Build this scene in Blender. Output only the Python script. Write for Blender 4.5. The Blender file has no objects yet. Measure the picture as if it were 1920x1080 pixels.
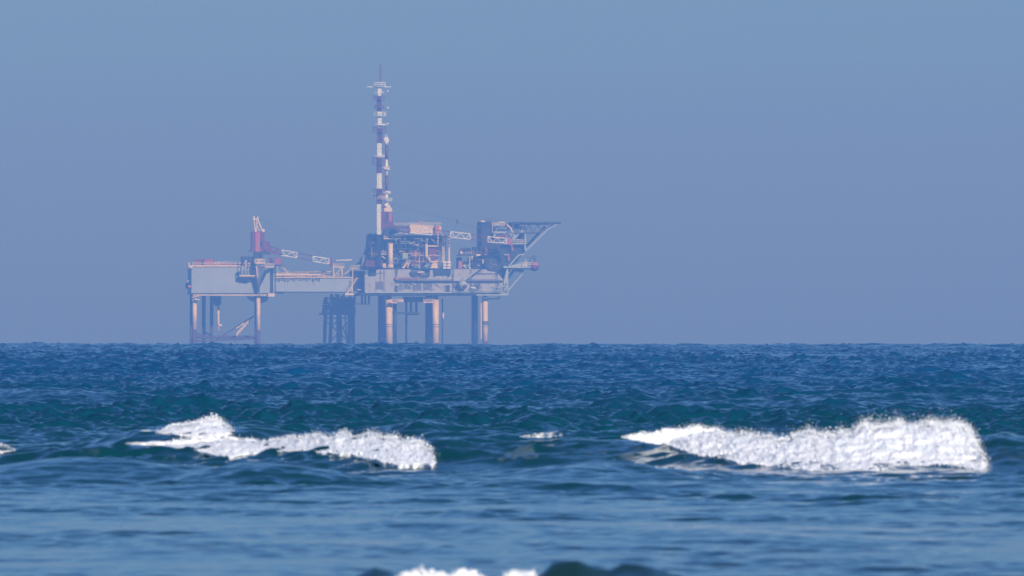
import bpy, math, random
import numpy as np
from math import radians as R, sin, cos, pi

SC = bpy.context.scene
COL = SC.collection

# ------------------------------------------------------------------ camera, sky, sun, exposure
PXA = 4.75e-5            # radians per photo pixel (1920 wide): a long telephoto
CAMH = 1.5               # camera height over the beach, m
EYE = 637.5              # photo row of true eye level (the sea horizon dips a little below it)
EARTH = 7.4e6            # earth radius with refraction, m
cam_d = bpy.data.cameras.new('camera')
cam = bpy.data.objects.new('camera', cam_d); COL.objects.link(cam)
cam_d.sensor_width = 36
cam_d.lens = 36 / (1920 * PXA)
cam.location = (0, 0, CAMH)
cam.rotation_euler = (pi / 2 + (EYE - 540) * PXA, 0, 0)
cam_d.clip_start = 1; cam_d.clip_end = 60000
cam_d.dof.use_dof = True
cam_d.dof.focus_distance = 1200
cam_d.dof.aperture_fstop = 12
SC.camera = cam

SUN_EL, SUN_AZ = R(24), R(27)     # azimuth: to the right of straight behind the camera
world = bpy.data.worlds.new('World'); SC.world = world
world.use_nodes = True
nt = world.node_tree; nt.nodes.clear()
sky = nt.nodes.new('ShaderNodeTexSky'); sky.sky_type = 'NISHITA'; sky.sun_disc = False
sky.sun_elevation = SUN_EL
sky.sun_rotation = pi - SUN_AZ
sky.air_density = 1.0; sky.dust_density = 0.6; sky.ozone_density = 3.0
tint = nt.nodes.new('ShaderNodeMix'); tint.data_type = 'RGBA'; tint.blend_type = 'MULTIPLY'
tint.inputs[0].default_value = 1
tint.inputs[7].default_value = (0.37, 0.625, 1.04, 1)
bgn = nt.nodes.new('ShaderNodeBackground'); bgn.inputs[1].default_value = 0.09
wout = nt.nodes.new('ShaderNodeOutputWorld')
nt.links.new(sky.outputs[0], tint.inputs[6]); nt.links.new(tint.outputs[2], bgn.inputs[0])
nt.links.new(bgn.outputs[0], wout.inputs[0])

sun_d = bpy.data.lights.new('sun', 'SUN'); sun_d.energy = 5.0; sun_d.angle = R(0.53)
sun_d.color = (1.0, 0.95, 0.88)
sun = bpy.data.objects.new('sun', sun_d); COL.objects.link(sun)
sun.rotation_euler = (pi / 2 - SUN_EL, 0, SUN_AZ)
sun.location = (0, 0, 300)

SC.view_settings.view_transform = 'Standard'
SC.view_settings.look = 'None'
SC.view_settings.exposure = 0.0
SC.view_settings.gamma = 1.0
SC.cycles.max_bounces = 6
SC.cycles.volume_bounces = 1
SC.cycles.use_denoising = True

HAZE_DENSITY = 0.00043
HAZE_COLOR = (0.094, 0.238, 0.615)       # fine haze scatters blue the most
HAZE_ABSORB = (0.717, 0.561, 0.456)

# ------------------------------------------------------------------ helpers
def tag(o, label=None, cat=None, group=None, kind=None):
    if label: o['label'] = label
    if cat: o['category'] = cat
    if group: o['group'] = group
    if kind: o['kind'] = kind
    return o

def mat(name, col, rough=0.6, metal=0.0, var=0.25, scale=0.6, col2=None, streak=True):
    """painted, weathered surface: noise and vertical streaks between two paint tones"""
    m = bpy.data.materials.new(name); m.use_nodes = True
    t = m.node_tree; b = t.nodes['Principled BSDF']
    b.inputs['Roughness'].default_value = rough; b.inputs['Metallic'].default_value = metal
    tc = t.nodes.new('ShaderNodeNewGeometry')
    mp = t.nodes.new('ShaderNodeMapping'); mp.inputs['Scale'].default_value = (1, 1, 0.3 if streak else 1)
    t.links.new(tc.outputs['Position'], mp.inputs[0])
    n = t.nodes.new('ShaderNodeTexNoise'); n.inputs['Scale'].default_value = scale
    n.inputs['Detail'].default_value = 5; n.inputs['Roughness'].default_value = 0.7
    t.links.new(mp.outputs[0], n.inputs[0])
    r = t.nodes.new('ShaderNodeValToRGB')
    c2 = col2 or tuple(c * (1 - var) for c in col)
    r.color_ramp.elements[0].position = 0.36; r.color_ramp.elements[0].color = (*c2, 1)
    r.color_ramp.elements[1].position = 0.60; r.color_ramp.elements[1].color = (*col, 1)
    t.links.new(n.outputs[0], r.inputs[0]); t.links.new(r.outputs[0], b.inputs['Base Color'])
    return m

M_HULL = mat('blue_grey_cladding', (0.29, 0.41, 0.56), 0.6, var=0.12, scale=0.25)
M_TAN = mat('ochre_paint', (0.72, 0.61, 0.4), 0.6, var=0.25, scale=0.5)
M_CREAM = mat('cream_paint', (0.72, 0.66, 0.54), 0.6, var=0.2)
M_DARK = mat('dark_steel_and_shade', (0.018, 0.04, 0.085), 0.6, var=0.4)  # dark paint, also used as shade on rear legs and an end wall
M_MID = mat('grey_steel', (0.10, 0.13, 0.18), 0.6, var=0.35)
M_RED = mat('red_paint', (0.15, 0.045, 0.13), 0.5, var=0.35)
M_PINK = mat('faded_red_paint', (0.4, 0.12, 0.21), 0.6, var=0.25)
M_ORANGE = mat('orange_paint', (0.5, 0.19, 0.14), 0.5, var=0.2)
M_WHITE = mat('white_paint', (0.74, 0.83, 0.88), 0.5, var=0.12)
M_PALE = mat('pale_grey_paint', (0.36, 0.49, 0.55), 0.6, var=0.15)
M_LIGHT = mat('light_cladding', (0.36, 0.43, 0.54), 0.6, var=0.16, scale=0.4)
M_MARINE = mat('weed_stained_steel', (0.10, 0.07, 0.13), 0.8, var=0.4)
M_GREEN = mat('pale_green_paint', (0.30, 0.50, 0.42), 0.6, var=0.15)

PD = 5400.0
S = PXA * PD             # about a quarter of a metre per photo pixel at the rig
G = S / 0.19             # rig depths and tube radii were sketched at 0.19 m per pixel
TH = R(5)                # the rig's long side is turned this much
def P(px, py, dep=0.0, sh=0.0):
    """rig drawing coordinates (19 cm units, depth in m) to world metres"""
    dep = dep * G
    return np.array(((px - 960) * S - sin(TH) * sh * G, PD + cos(TH) * dep, CAMH - (py - EYE) * S))

def newobj(name, verts, faces, material, parent, smooth=False):
    me = bpy.data.meshes.new(name)
    org = np.array((0., 0., 0.))
    p = parent
    while p is not None:
        org = org + np.array(p.location); p = p.parent
    v = np.asarray(verts, dtype=float) - org
    me.from_pydata(v.tolist(), [], faces)
    me.materials.append(material)
    if smooth:
        me.polygons.foreach_set('use_smooth', [True] * len(me.polygons))
    o = bpy.data.objects.new(name, me); COL.objects.link(o); o.parent = parent
    return o

EACH = {'railing', 'deck_equipment', 'machinery', 'red_machinery', 'deck_box', 'brace', 'deck', 'deck_slab', 'dark_block', 'conductor_pipe', 'riser',
        'safety_locker', 'step', 'lamp', 'winch', 'lamp_housing', 'equipment_cabin', 'vent_pipe', 'wall_fitting', 'bulkhead', 'generator_house', 'separator_vessel',
        'exhaust_stack', 'panel_box', 'strut', 'wellhead_equipment', 'cable_hanger', 'stanchion', 'service_pipe', 'drain_pipe', 'ledge', 'ledge_railing',
        'upper_wall', 'orange_post', 'fire_monitor', 'tie_bar', 'vent_hatch', 'leg_platform', 'cable_tray', 'ochre_equipment', 'recess_panel', 'downpipe', 'cable_run', 'collar', 'underdeck', 'girder_beam', 'pump_housing', 'dark_brace', 'bollard', 'rescue_raft'}
class MB:
    def __init__(self): self.v = []; self.f = []; self.marks = []; self.nest = 0
    def _add(self, vs, fs):
        n = len(self.v); self.v.extend([tuple(x) for x in vs]); self.f.extend([tuple(i + n for i in f) for f in fs])
        return self
    def box(self, x0, y0, x1, y1, d0, d1):
        vs = [P(x, y, d, d - d0) for d in (d0, d1) for (x, y) in ((x0, y0), (x1, y0), (x1, y1), (x0, y1))]
        return self._add(vs, [(0, 3, 2, 1), (4, 5, 6, 7), (0, 1, 5, 4), (1, 2, 6, 5), (2, 3, 7, 6), (3, 0, 4, 7)])
    def prism(self, poly, d0, d1):
        n = len(poly)
        vs = [P(x, y, d0) for x, y in poly] + [P(x, y, d1, d1 - d0) for x, y in poly]
        return self._add(vs, [tuple(range(n)), tuple(range(2 * n - 1, n - 1, -1))] + [(i, i + n, (i + 1) % n + n, (i + 1) % n) for i in range(n)])
    def tubew(self, a, b, r, n=6, r2=None):
        a = np.asarray(a, float); b = np.asarray(b, float); r2 = (r if r2 is None else r2) * G; r = r * G
        z = b - a; L = np.linalg.norm(z)
        if L < 1e-6: return self
        z = z / L; h = np.array((0, 0, 1.)) if abs(z[2]) < 0.9 else np.array((1., 0, 0))
        x = np.cross(h, z); x /= np.linalg.norm(x); y = np.cross(z, x)
        vs = []
        for c, rr in ((a, r), (b, r2)):
            for k in range(n):
                t = 2 * pi * (k + .5) / n
                vs.append(c + rr * (cos(t) * x + sin(t) * y))
        fs = [(k, (k + 1) % n, (k + 1) % n + n, k + n) for k in range(n)] + [tuple(range(n - 1, -1, -1)), tuple(range(n, 2 * n))]
        return self._add(vs, fs)
    def tube(self, a, b, r, n=6, r2=None): return self.tubew(P(*a), P(*b), r, n, r2)
    def path(self, pts, r, n=6):
        for a, b in zip(pts[:-1], pts[1:]): self.tube(a, b, r, n)
        return self
    def lattice(self, a, b, h0, h1, w, n, r, rd=None):
        """box boom from a to b (drawing coords of its centre line), heights in drawing units, width in m"""
        rd = rd or r * 0.7
        A = np.array(a, float); B = np.array(b, float); st = []
        for i in range(n + 1):
            t = i / n; c = A + (B - A) * t; h = (h0 + (h1 - h0) * t) / 2
            st.append([P(c[0], c[1] - h, c[2] - w / 2), P(c[0], c[1] - h, c[2] + w / 2), P(c[0], c[1] + h, c[2] + w / 2), P(c[0], c[1] + h, c[2] - w / 2)])
        for i in range(n):
            for k in range(4):
                self.tubew(st[i][k], st[i + 1][k], r, 5)
                q = (k + 1) % 4
                if (i + (k == 1)) % 2: self.tubew(st[i][k], st[i + 1][q], rd, 4)
                else: self.tubew(st[i][q], st[i + 1][k], rd, 4)
        for i in (0, n):
            for k in range(4): self.tubew(st[i][k], st[i][(k + 1) % 4], r, 4)
        return self
    def rail(self, x0, x1, y, d, h=6, step=9, r=0.09, slope=0):
        n = max(1, int(abs(x1 - x0) / step))
        for i in range(n + 1):
            x = x0 + (x1 - x0) * i / n; yy = y + slope * i / n
            self.tube((x, yy, d), (x, yy - h, d), r, 4)
        for q in (0.5, 1.0):
            self.tube((x0, y - h * q, d), (x1, y + slope - h * q, d), r, 4)
        return self
    def ring(self, px, py, dep, rad, r, n=14):
        c = P(px, py, dep)
        pts = [c + G * np.array((rad * cos(2 * pi * k / n), rad * sin(2 * pi * k / n), 0)) for k in range(n)]
        for k in range(n): self.tubew(pts[k], pts[(k + 1) % n], r, 4)
        return self
    def cage(self, px, py0, py1, dep, rad, r=0.09, n=10, floor=True):
        """round access platform: floor disc and guard rail"""
        self.ring(px, py0, dep, rad, r, n); self.ring(px, (py0 + py1) / 2, dep, rad, r * .7, n)
        for k in range(n):
            o = G * np.array((rad * cos(2 * pi * k / n), rad * sin(2 * pi * k / n), 0))
            self.tubew(P(px, py0, dep) + o, P(px, py1, dep) + o, r * .7, 4)
        if floor: self.tubew(P(px, py1, dep), P(px, py1 + .8, dep), rad, n)
        return self
    def ball(self, px, py, dep, r, sx=1, sy=1, sz=1, nu=12, nv=8):
        c = P(px, py, dep); vs = []; fs = []; r = r * G
        for j in range(nv + 1):
            a = pi * j / nv
            for i in range(nu):
                t = 2 * pi * i / nu
                vs.append(c + np.array((r * sx * sin(a) * cos(t), r * sy * sin(a) * sin(t), r * sz * cos(a))))
        for j in range(nv):
            for i in range(nu):
                fs.append((j * nu + i, (j + 1) * nu + i, (j + 1) * nu + (i + 1) % nu, j * nu + (i + 1) % nu))
        return self._add(vs, fs)
    def build(self, name, material, parent=None, smooth=False):
        if name in EACH and len(self.marks) > 1:
            for k, (v0, f0) in enumerate(self.marks):
                v1, f1 = self.marks[k + 1] if k + 1 < len(self.marks) else (len(self.v), len(self.f))
                o = newobj(name, self.v[v0:v1], [tuple(i - v0 for i in f) for f in self.f[f0:f1]], material, parent, smooth)
            return o
        return newobj(name, self.v, self.f, material, parent, smooth)

def _marked(fn):
    def w(self, *a, **k):
        if self.nest == 0: self.marks.append((len(self.v), len(self.f)))
        self.nest += 1
        try: return fn(self, *a, **k)
        finally: self.nest -= 1
    return w
for _n in ('box', 'prism', 'tubew', 'tube', 'path', 'lattice', 'rail', 'ring', 'cage', 'ball'):
    setattr(MB, _n, _marked(getattr(MB, _n)))

def thing(name, label, cat, px, py, dep=0, group=None):
    o = bpy.data.objects.new(name, None); COL.objects.link(o)
    o.location = P(px, py, dep); o.empty_display_size = 1
    return tag(o, label, cat, group)

rng = random.Random(11)
def clutter(x0, y0, x1, y1, d0, d1, n, kind='pipes', r=(0.08, 0.2)):
    """a tangle of pipe runs or small equipment inside a rectangle of the rig drawing"""
    m = MB()
    for _ in range(n):
        x = rng.uniform(x0, x1); y = rng.uniform(y0, y1); d = rng.uniform(d0, d1); rr = rng.uniform(*r)
        if kind == 'pipes':
            if rng.random() < .5:
                L = rng.uniform(.12, .6) * (x1 - x0); xa = max(x0, x - L / 2); xb = min(x1, x + L / 2)
                m.tube((xa, y, d), (xb, y, d), rr, 5)
                if rng.random() < .6: m.tube((xb, y, d), (xb, min(y1, y + rng.uniform(2, 9)), d), rr, 5)
            else:
                L = rng.uniform(.2, .8) * (y1 - y0)
                m.tube((x, max(y0, y - L / 2), d), (x, min(y1, y + L / 2), d), rr, 5)
        elif kind == 'boxes':
            w = rng.uniform(1.0, 4.5); h = rng.uniform(.8, 4)
            m.box(max(x0, x - w / 2), max(y0, y - h / 2), min(x1, x + w / 2), min(y1, y + h / 2), d, d + rng.uniform(.6, 2.2))
        else:
            rr = rng.uniform(.25, .7)
            if rng.random() < .5: m.tube((x, y, d), (x, min(y1, y + rng.uniform(3, 9)), d), rr, 10)
            else: m.tube((x, y, d), (min(x1, x + rng.uniform(3, 10)), y, d), rr, 10)
    return m

# ------------------------------------------------------------------ the sea
NPR = np.random.RandomState(7)
def spectrum_tile(N, L, lmin, lmax, lpeak, spread, ang, seed):
    """periodic directional sea: height and horizontal (choppy) displacement, unit rms"""
    rs = np.random.RandomState(seed)
    k = 2 * pi * np.fft.fftfreq(N, L / N)
    kx, ky = np.meshgrid(k, k, indexing='ij')
    kk = np.sqrt(kx * kx + ky * ky); kk[0, 0] = 1e-9
    kp = 2 * pi / lpeak
    sp = kk ** -3.6 * np.exp(-1.1 * (kp / kk) ** 2)
    th = np.arctan2(ky, kx) - ang
    # same wave either way along its axis
    d = np.abs(np.cos(th)) ** spread
    d = 0.88 * d + 0.12
    a = np.sqrt(sp * d)
    a[(kk > 2 * pi / lmin) | (kk < 2 * pi / lmax)] = 0
    n = np.fft.fft2(rs.randn(N, N)) * a
    h = np.real(np.fft.ifft2(n)); s = h.std()
    dx = np.real(np.fft.ifft2(-1j * kx / kk * n)) / s
    dy = np.real(np.fft.ifft2(-1j * ky / kk * n)) / s
    return (h / s).astype(np.float32), dx.astype(np.float32), dy.astype(np.float32), L, N

def samp(arr, L, N, x, y):
    u = (x / L * N) % N; v = (y / L * N) % N
    i = np.floor(u).astype(np.int64); j = np.floor(v).astype(np.int64); fu = (u - i).astype(np.float32); fv = (v - j).astype(np.float32)
    i %= N; j %= N; i2 = (i + 1) % N; j2 = (j + 1) % N
    return (arr[i, j] * (1 - fu) + arr[i2, j] * fu) * (1 - fv) + (arr[i, j2] * (1 - fu) + arr[i2, j2] * fu) * fv

def sst(a, b, x):
    t = np.clip((x - a) / (b - a), 0, 1); return t * t * (3 - 2 * t)

K = 0.6                   # the surf zone is drawn in units of K metres
def xs_at(px, y): return (px - 960) * PXA * y
def z_at(row, y): return CAMH / K - (row - EYE) * PXA * y

T_SWELL = spectrum_tile(1024, 613.0, 7, 90, 26, 6, R(86), 1)
T_WIND = spectrum_tile(2048, 149.0, 0.6, 12, 3.6, 2.2, R(97), 2)
T_CHOP = spectrum_tile(2048, 83.0, 0.3, 2.6, 1.5, 1.6, R(84), 9)
T_RIP = spectrum_tile(1024, 23.7, 0.12, 1.6, 0.6, 1.2, R(80), 3)
T_FOAM = spectrum_tile(1024, 41.0, 0.15, 6, 2.0, 2.0, R(88), 5)

# breaking swell: crest lines (x in photo px at the crest) and how high the crest stands
def interp(px, pts): return np.interp(px, [p[0] for p in pts], [p[1] for p in pts])
def ridge(x, y, yc, pts, Lf, Lb, lift=.07):
    px = x / (PXA * y) + 960
    Hc = interp(px, pts); Hc = Hc + lift * sst(.1, .3, Hc)
    t = y - yc
    prof = np.where(t < 0, np.exp(-(np.abs(t) / Lf) ** 1.7), np.exp(-(t / Lb) ** 2))
    return np.maximum(Hc, 0) * prof, prof
def yc_main(x): return 211.5 - 0.55 * x + 0.5 * np.sin(x * 0.9)
H_MAIN = [(-400, .25), (0, .30), (230, .40), (480, .43), (620, .52), (800, .50), (900, .50), (1050, .56), (1160, .56), (1300, .60), (1450, .58),
          (1560, .72), (1640, .80), (1760, .80), (1840, .64), (1885, .70), (1960, .5), (2400, .3)]
H_BACK = [(120, .0), (240, .40), (300, .58), (400, .66), (440, .60), (520, .35), (700, .22), (900, .1), (1400, .15), (1560, .3), (1700, .2), (2400, .1)]
H_NEAR = [(300, 0), (630, .04), (665, .24), (700, .31), (735, .27), (760, .19), (1000, .20), (1030, .31), (1085, .345), (1125, .27), (1142, .25), (1165, .29), (1225, .31), (1270, .22), (1330, .06), (1500, 0)]
H_BUMP = [(-200, .25), (60, .30), (260, .15), (420, 0)]

LOW = [(.32, 1010, 75, 300, 3.0), (.32, 790, 70, 282, 2.6), (.30, 1420, 60, 270, 2.4), (.42, 150, 230, 196, 2.6), (.32, 500, 170, 192, 2.4), (.28, 1110, 200, 197, 2.6), (.26, 1560, 130, 262, 2.4), (.24, 620, 60, 262, 2.2),
       (.30, 1890, 50, 232, 2.2), (.35, 1650, 260, 420, 4), (.28, 380, 200, 400, 4), (.22, 100, 90, 240, 2.4), (.10, 1330, 260, 140, 2.0), (.10, 300, 200, 128, 1.8), (.09, 1700, 160, 165, 2), (.08, 800, 240, 150, 2)]
_r = random.Random(5)
for _i in range(26):
    _y = 245 * (900 / 245) ** (_i / 25) * _r.uniform(.97, 1.03)
    LOW.append((_r.uniform(.22, .42) * (_y / 300) ** .35, _r.uniform(20, 1900), _r.uniform(60, 230) * (300 / _y) ** .3, _y, _r.uniform(2.0, 3.2) * (_y / 300) ** .3))
def sea(x, y):
    """still water + waves: returns displaced x, y, z and froth cover for points at rest (x, y)"""
    d = np.sqrt(x * x + y * y)
    drop = d * d / (2 * EARTH)
    off = sst(92, 190, y)
    far = sst(180, 900, y)
    a_sw = 0.008 + 0.042 * off + 0.06 * far + 0.24 * sst(700, 2000, y)
    a_wi = 0.009 + 0.037 * off + 0.055 * far
    patch = np.clip(0.5 + 0.6 * samp(T_SWELL[0], 260.0, T_SWELL[4], x * 2.0 + 40, y * .9), 0, 1.3)
    lane = np.clip(1 + .38 * samp(T_SWELL[0], 2100.0, T_SWELL[4], x * 1.5 + 300, y * .8), .35, 1.8)
    a_ch = 0.002 + 0.0065 * patch + 0.030 * off * lane
    a_ri = 0.0016 + 0.002 * patch + 0.005 * off
    a_ri = a_ri * (1 - sst(300, 800, y))
    hs, sx, sy_ = (samp(T_SWELL[i], T_SWELL[3], T_SWELL[4], x, y) for i in range(3))
    hw, wx, wy = (samp(T_WIND[i], T_WIND[3], T_WIND[4], x * .97 + y * .05, y * .97 - x * .05) for i in range(3))
    hc, cx2, cy2 = (samp(T_CHOP[i], T_CHOP[3], T_CHOP[4], x, y) for i in range(3))
    hr, rx, ry = (samp(T_RIP[i], T_RIP[3], T_RIP[4], x, y) for i in range(3))
    grp = 0.72 + 0.42 * np.clip(samp(T_SWELL[0], 911.0, T_SWELL[4], x + 100, y * 0.8 + 77), -1.2, 1.8)
    xk, yk = x / K, y / K
    yc = yc_main(xk)
    r1, p1 = ridge(xk, yk, yc, H_MAIN, 3.0, 6.5)
    r2, p2 = ridge(xk, yk, 233.0 - 0.25 * xk, H_BACK, 2.6, 6.0)
    r3, p3 = ridge(xk, yk, 107.5 + 0.15 * np.sin(xk * 2), H_NEAR, 0.75, 2.2, -.01)
    # low unbroken swells, in front of and behind the surf
    px = xk / (PXA * np.maximum(yk, 1)) + 960
    low = 0
    for (hh_, pc, pw, yy_, lf) in LOW:
        low = low + hh_ * np.exp(-((px - pc) / pw) ** 2) * np.exp(-np.where(yk < yy_, ((yk - yy_) / lf) ** 2, ((yk - yy_) / (lf * 2.2)) ** 2))
    face = np.where(yk < yc, p1, 0) * sst(.1, .4, r1) + 2.0 * p3 * sst(.02, .1, r3)
    pxx = xk / (PXA * np.maximum(yk, 1)) + 960
    calm = 1 - .75 * np.maximum(p1 * np.maximum(sst(1150, 1220, pxx) * (1 - sst(1840, 1870, pxx)), sst(230, 300, pxx) * (1 - sst(800, 830, pxx))), p2 * sst(250, 300, pxx) * (1 - sst(440, 480, pxx)))
    a_sw = a_sw * calm; a_wi = a_wi * calm; a_ch = a_ch * calm
    a_ch = a_ch * (1 + 1.3 * face); a_ri = a_ri * (1 + 2.0 * face)
    z = a_sw * hs + a_wi * grp * (hw + 0.03 * (hw * hw - 1)) + a_ch * hc + a_ri * hr
    ch = 0.5
    X = x - ch * (a_sw * sx + a_wi * wx * grp + a_ch * cx2 + a_ri * rx)
    Y = y - ch * (a_sw * sy_ + a_wi * wy * grp + a_ch * cy2 + a_ri * ry)
    z = z + K * (r1 + r2 + r3 + low) - drop
    # froth left on the water around the breakers
    y = yk
    n = samp(T_FOAM[0], T_FOAM[3], T_FOAM[4], xk, yk * .35) + .45 * samp(T_RIP[0], 9.1, T_RIP[4], xk, yk * .3)
    zone = np.exp(-((y - yc + 3.5) / 4.5) ** 2) * (0.06 + 0.14 * sst(780, 900, px) * (1 - sst(1230, 1500, px)))
    zone = np.maximum(zone, 0.3 * np.exp(-((y - yc - 3) / 4) ** 2))
    froth = sst(0.9, 2.2, n + 0.9 * zone) * zone
    return X, Y, z, froth

rows = [36.0]
while rows[-1] < 6600:
    y = rows[-1]
    if y < 150: s = 0.075
    elif y < 2200: s = min(1.5, 0.075 * (y / 150) ** 1.1)
    else: s = 1.5 * (y / 2200) ** 1.5
    rows.append(y + s)
rows = np.array(rows[1:])
ang = 0.0475 * 1.02                       # half of the finely meshed sector
tn = np.linspace(-ang, ang, 860)
wide = ang + 0.0006 * (np.exp(np.linspace(0, 7.0, 60)) - 1)[1:]
tt = np.concatenate([-wide[::-1], tn, wide])
Yg, Tg = np.meshgrid(rows, tt, indexing='ij')
Xg = Yg * Tg
X, Y, Z, FR = sea(Xg, Yg)
nr, nc = X.shape
co = np.stack([X, Y, Z], -1).reshape(-1, 3).astype(np.float32)
idx = (np.arange(nr - 1)[:, None] * nc + np.arange(nc - 1)[None, :]).reshape(-1)
loops = np.stack([idx, idx + 1, idx + nc + 1, idx + nc], -1).reshape(-1).astype(np.int32)
me = bpy.data.meshes.new('water')
nv = len(co); nf = len(idx)
me.vertices.add(nv); me.vertices.foreach_set('co', co.ravel())
me.loops.add(nf * 4); me.loops.foreach_set('vertex_index', loops)
me.polygons.add(nf); me.polygons.foreach_set('loop_start', (np.arange(nf) * 4).astype(np.int32))
me.update(calc_edges=True)
me.polygons.foreach_set('use_smooth', np.ones(nf, dtype=bool))
at = me.attributes.new('froth', 'FLOAT', 'POINT'); at.data.foreach_set('value', FR.reshape(-1).astype(np.float32))
water = bpy.data.objects.new('water', me); COL.objects.link(water)
tag(water, 'blue green sea with short choppy waves out to the horizon', 'water', kind='structure')
print('water verts', nv)
del Yg, Tg, Xg, X, Y, Z, FR, co, loops

wm = bpy.data.materials.new('sea_water'); wm.use_nodes = True
t = wm.node_tree; b = t.nodes['Principled BSDF']
b.inputs['IOR'].default_value = 1.333
b.inputs['Roughness'].default_value = 0.06
geo = t.nodes.new('ShaderNodeNewGeometry')
sep = t.nodes.new('ShaderNodeSeparateXYZ'); t.links.new(geo.outputs['Position'], sep.inputs[0])
mr = t.nodes.new('ShaderNodeMapRange'); mr.inputs[1].default_value = 40; mr.inputs[2].default_value = 440
t.links.new(sep.outputs[1], mr.inputs[0])
cr = t.nodes.new('ShaderNodeValToRGB')            # shallow green over the sand bar to deep blue offshore
cr.color_ramp.elements[0].color = (0.014, 0.032, 0.018, 1)
_e = cr.color_ramp.elements.new(0.15); _e.color = (0.002, 0.046, 0.052, 1)
cr.color_ramp.elements[-1].color = (0.000, 0.066, 0.175, 1)
t.links.new(mr.outputs[0], cr.inputs[0])
fa = t.nodes.new('ShaderNodeAttribute'); fa.attribute_name = 'froth'
mx = t.nodes.new('ShaderNodeMix'); mx.data_type = 'RGBA'
mx.inputs[7].default_value = (0.42, 0.50, 0.58, 1)
t.links.new(fa.outputs['Fac'], mx.inputs[0]); t.links.new(cr.outputs[0], mx.inputs[6])
t.links.new(mx.outputs[2], b.inputs['Base Color'])
rmx = t.nodes.new('ShaderNodeMapRange'); rmx.inputs[3].default_value = 0.06; rmx.inputs[4].default_value = 0.7
t.links.new(fa.outputs['Fac'], rmx.inputs[0]); t.links.new(rmx.outputs[0], b.inputs['Roughness'])
mpp = t.nodes.new('ShaderNodeMapping'); mpp.inputs['Scale'].default_value = (1.0, 0.8, 1)
t.links.new(geo.outputs['Position'], mpp.inputs[0])
nz = t.nodes.new('ShaderNodeTexNoise'); nz.inputs['Scale'].default_value = 5; nz.inputs['Detail'].default_value = 4
t.links.new(mpp.outputs[0], nz.inputs[0])
bp = t.nodes.new('ShaderNodeBump'); bp.inputs['Strength'].default_value = 0.5; bp.inputs['Distance'].default_value = 0.09
bs = t.nodes.new('ShaderNodeMapRange'); bs.inputs[1].default_value = 80; bs.inputs[2].default_value = 350; bs.inputs[3].default_value = .08; bs.inputs[4].default_value = .6
t.links.new(sep.outputs[1], bs.inputs[0]); t.links.new(bs.outputs[0], bp.inputs['Strength'])
t.links.new(nz.outputs[0], bp.inputs['Height']); t.links.new(bp.outputs[0], b.inputs['Normal'])
me.materials.append(wm)

# ------------------------------------------------------------------ white water
fm = bpy.data.materials.new('sea_foam'); fm.use_nodes = True
t = fm.node_tree; b = t.nodes['Principled BSDF']
b.inputs['Roughness'].default_value = 0.6
g2 = t.nodes.new('ShaderNodeNewGeometry')
n2 = t.nodes.new('ShaderNodeTexNoise'); n2.inputs['Scale'].default_value = 2.6; n2.inputs['Detail'].default_value = 6
t.links.new(g2.outputs['Position'], n2.inputs[0])
r2 = t.nodes.new('ShaderNodeValToRGB')
r2.color_ramp.elements[0].position = .32; r2.color_ramp.elements[0].color = (.82, .86, .91, 1)  # greyer noise patches put soft shade into the foam colour
r2.color_ramp.elements[1].position = .58; r2.color_ramp.elements[1].color = (.96, .96, .97, 1)
ca = t.nodes.new('ShaderNodeAttribute'); ca.attribute_name = 'cover'
n3 = t.nodes.new('ShaderNodeTexNoise'); n3.inputs['Scale'].default_value = 11; n3.inputs['Detail'].default_value = 5; n3.inputs['Roughness'].default_value = .65
t.links.new(g2.outputs['Position'], n3.inputs[0])
sb = t.nodes.new('ShaderNodeMath'); sb.operation = 'MULTIPLY_ADD'      # torn lace: cover above the local noise
sb.inputs[1].default_value = 1.0
ng = t.nodes.new('ShaderNodeMath'); ng.operation = 'MULTIPLY_ADD'; ng.inputs[1].default_value = -1.6; ng.inputs[2].default_value = .95
t.links.new(n3.outputs[0], ng.inputs[0])
t.links.new(ca.outputs['Fac'], sb.inputs[0]); t.links.new(ng.outputs[0], sb.inputs[2])
al = t.nodes.new('ShaderNodeMapRange'); al.inputs[1].default_value = .08; al.inputs[2].default_value = .55; al.clamp = True
t.links.new(sb.outputs[0], al.inputs[0]); t.links.new(al.outputs[0], b.inputs['Alpha'])
t.links.new(n2.outputs[0], r2.inputs[0]); t.links.new(r2.outputs[0], b.inputs['Base Color'])


def ico():
    f = (1 + 5 ** .5) / 2
    v = np.array([(-1, f, 0), (1, f, 0), (-1, -f, 0), (1, -f, 0), (0, -1, f), (0, 1, f), (0, -1, -f), (0, 1, -f), (f, 0, -1), (f, 0, 1), (-f, 0, -1), (-f, 0, 1)], float)
    v /= np.linalg.norm(v[0])
    fs = [(0, 11, 5), (0, 5, 1), (0, 1, 7), (0, 7, 10), (0, 10, 11), (1, 5, 9), (5, 11, 4), (11, 10, 2), (10, 7, 6), (7, 1, 8), (3, 9, 4), (3, 4, 2), (3, 2, 6), (3, 6, 8), (3, 8, 9), (4, 9, 5), (2, 4, 11), (6, 2, 10), (8, 6, 7), (9, 8, 1)]
    return v, np.array(fs)
IV, IF = ico()

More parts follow.
